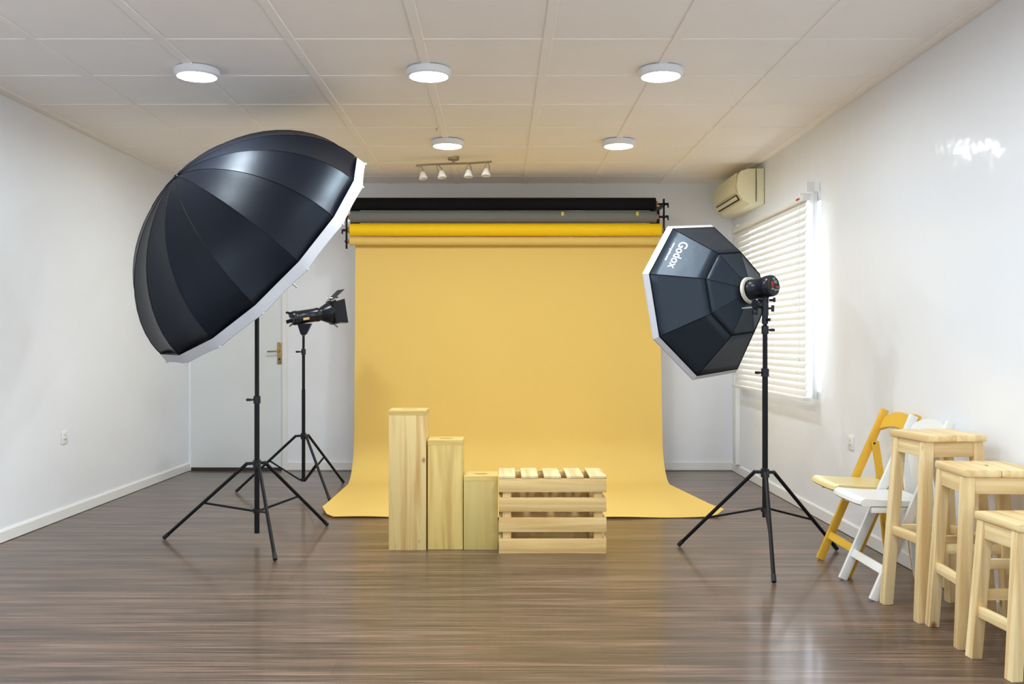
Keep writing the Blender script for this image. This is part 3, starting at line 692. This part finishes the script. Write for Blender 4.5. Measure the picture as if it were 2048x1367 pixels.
# ------------------------------------------------------------------ folding chairs
def chair(label, x0, ymid, w, m, mseat, rz=0.0):
    t = thing('folding_chair', label, 'folding chair', (x0, ymid, 0), rz, 'folding chairs against the right wall')
    lean = lambda z: .434*z
    for s in (-1, 1):
        y = s*(w/2-.012)
        MB().bar((lean(0)-.002, y, .002), (lean(.828), y, .828), .024, .042, (0, 1, 0), .004).build('front_leg', m, t)
        yr = s*(w/2-.042)
        rl = MB(); pts = [(.292, .655), (.315, .50), (.335, .30), (.352, .12), (.372, .004)]
        for (xa, za), (xb, zb) in zip(pts, pts[1:]): rl.bar((xa, yr, za), (xb, yr, zb), .022, .036, (0, 1, 0))
        rl.build('rear_leg', m, t)
        MB().tube([(lean(.645)+.004, s*(w/2+.002), .645), (lean(.645)+.004, s*(w/2-.055), .645)], .006, 10).build('pivot_bolt', M_bolt, t)
    MB().box((lean(.135)-.006, 0, .135), (.018, w-.046, .042), .004, Matrix.Rotation(R(23), 3, 'Y')).build('front_stretcher', m, t)
    MB().box((.345, 0, .205), (.016, w-.106, .034), .003, Matrix.Rotation(R(-8), 3, 'Y')).build('rear_stretcher', m, t)
    # top rail with an arched upper edge
    n = 16; up, lo = [], []
    for i in range(n+1):
        u = i/n*2-1; y = u*(w/2-.026); zu = .786+.040*(1-abs(u)**2.2); zl = .722+.028*(1-u*u)
        up.append((lean(zu)+.006, y, zu)); lo.append((lean(zl)+.006, y, zl))
    MB().prism(up+lo[::-1], (.017, 0, -.007)).build('back_rail', m, t, 25)
    # seat: rounded front edge, slightly dished
    so = MB(); rows = []
    prof = [(-.050, .430), (-.060, .440), (-.055, .455), (-.035, .465), (.0, .462), (.10, .455), (.20, .453), (.285, .455), (.290, .445), (.288, .428)]
    for i in range(13):
        u = i/12*2-1; y = u*(w/2-.030); taper = 1-.10*abs(u)**6
        rows.append([(x if x > 0 else x*taper, y, z+.004*abs(u)**3) for x, z in prof])
    so.grid(rows, close=True)
    bmesh.ops.holes_fill(so.bm, edges=[e for e in so.bm.edges if e.is_boundary], sides=0)
    so.build('seat', mseat, t, 40)
    MB().box((.13, w/2-.046, .415), (.26, .022, .028), .003).build('seat_rail', m, t); MB().box((.13, -w/2+.046, .415), (.26, .022, .028), .003).build('seat_rail', m, t)
    return t
chair('yellow wooden folding chair beside the right wall', 1.768, 5.045, .43, M_yel, M_yelseat)
chair('white wooden folding chair between the yellow chair and the stools', 1.735, 4.610, .42, M_wht, M_wht)
# ------------------------------------------------------------------ stools
def stool(label, x, y, h, rz, sw, sd, fx, fy, tx, ty, z_side, z_front):
    t = thing('wooden_stool', label, 'stool', (x, y, 0), rz, 'pine stools along the right wall')
    th = .030; zt = h-th
    P = lambda sx, sy, z: V((sx*(fx+(tx-fx)*z/zt), sy*(fy+(ty-fy)*z/zt), z))
    st = MB(); n = 6
    half = MB()
    MB().box((-sw/4, 0, h-th/2), (sw/2-.0008, sd, th), .006).build('seat_board', W_y, t)
    MB().box((sw/4, 0, h-th/2), (sw/2-.0008, sd, th), .006).build('seat_board', W_y, t)
    for sx in (-1, 1):
        for sy in (-1, 1):
            a, b = P(sx, sy, 0), P(sx, sy, zt-.0005)
            q = .0225; mb = MB()
            rings = [[mb.bm.verts.new((c.x+ux*q*f, c.y+uy*q*f, c.z)) for ux, uy in ((-1, -1), (1, -1), (1, 1), (-1, 1))] for c, f in ((a, .9), (a+(b-a)*.006, 1.0), (b, 1.0))]
            for A, B in zip(rings, rings[1:]):
                for k in range(4): mb.bm.faces.new((A[k], A[(k+1) % 4], B[(k+1) % 4], B[k]))
            mb.bm.faces.new(rings[0][::-1]); mb.bm.faces.new(rings[-1])
            vert = [e for e in mb.bm.edges if abs((e.verts[0].co-e.verts[1].co).normalized().z) > .8]
            bmesh.ops.bevel(mb.bm, geom=vert, offset=.003, segments=2, affect='EDGES')
            mb.build('leg', W_z, t)
    za = zt-.034
    for s in (-1, 1):
        a, b = P(s, -1, za), P(s, 1, za); a.x += s*.006; b.x += s*.006
        MB().bar(a+V((0, .022, 0)), b-V((0, .022, 0)), .066, .020, (0, 0, 1), .002).build('apron', W_y, t)
        a, b = P(-1, s, za), P(1, s, za); a.y += s*.006; b.y += s*.006
        MB().bar(a+V((.022, 0, 0)), b-V((.022, 0, 0)), .066, .020, (0, 0, 1), .002).build('apron', W_x, t)
        a, b = P(s, -1, z_side), P(s, 1, z_side)
        MB().bar(a+V((0, .022, 0)), b-V((0, .022, 0)), .040, .022, (0, 0, 1), .002).build('stretcher', W_y, t)
        a, b = P(-1, s, z_front), P(1, s, z_front)
        MB().bar(a+V((.022, 0, 0)), b-V((.022, 0, 0)), .040, .022, (0, 0, 1), .002).build('stretcher', W_x, t)
    return t
stool('tallest pine stool standing next to the white folding chair', 1.945, 4.232, .800, R(6), .285, .300, .158, .145, .112, .112, .345, .345)
stool('middle-height pine stool between the tallest and the lowest stool', 1.972, 3.860, .700, R(-4), .290, .300, .155, .150, .118, .118, .255, .330)
stool('lowest pine stool, nearest the camera at the right edge', 1.972, 3.505, .556, R(4), .300, .280, .160, .125, .122, .108, .180, .240)
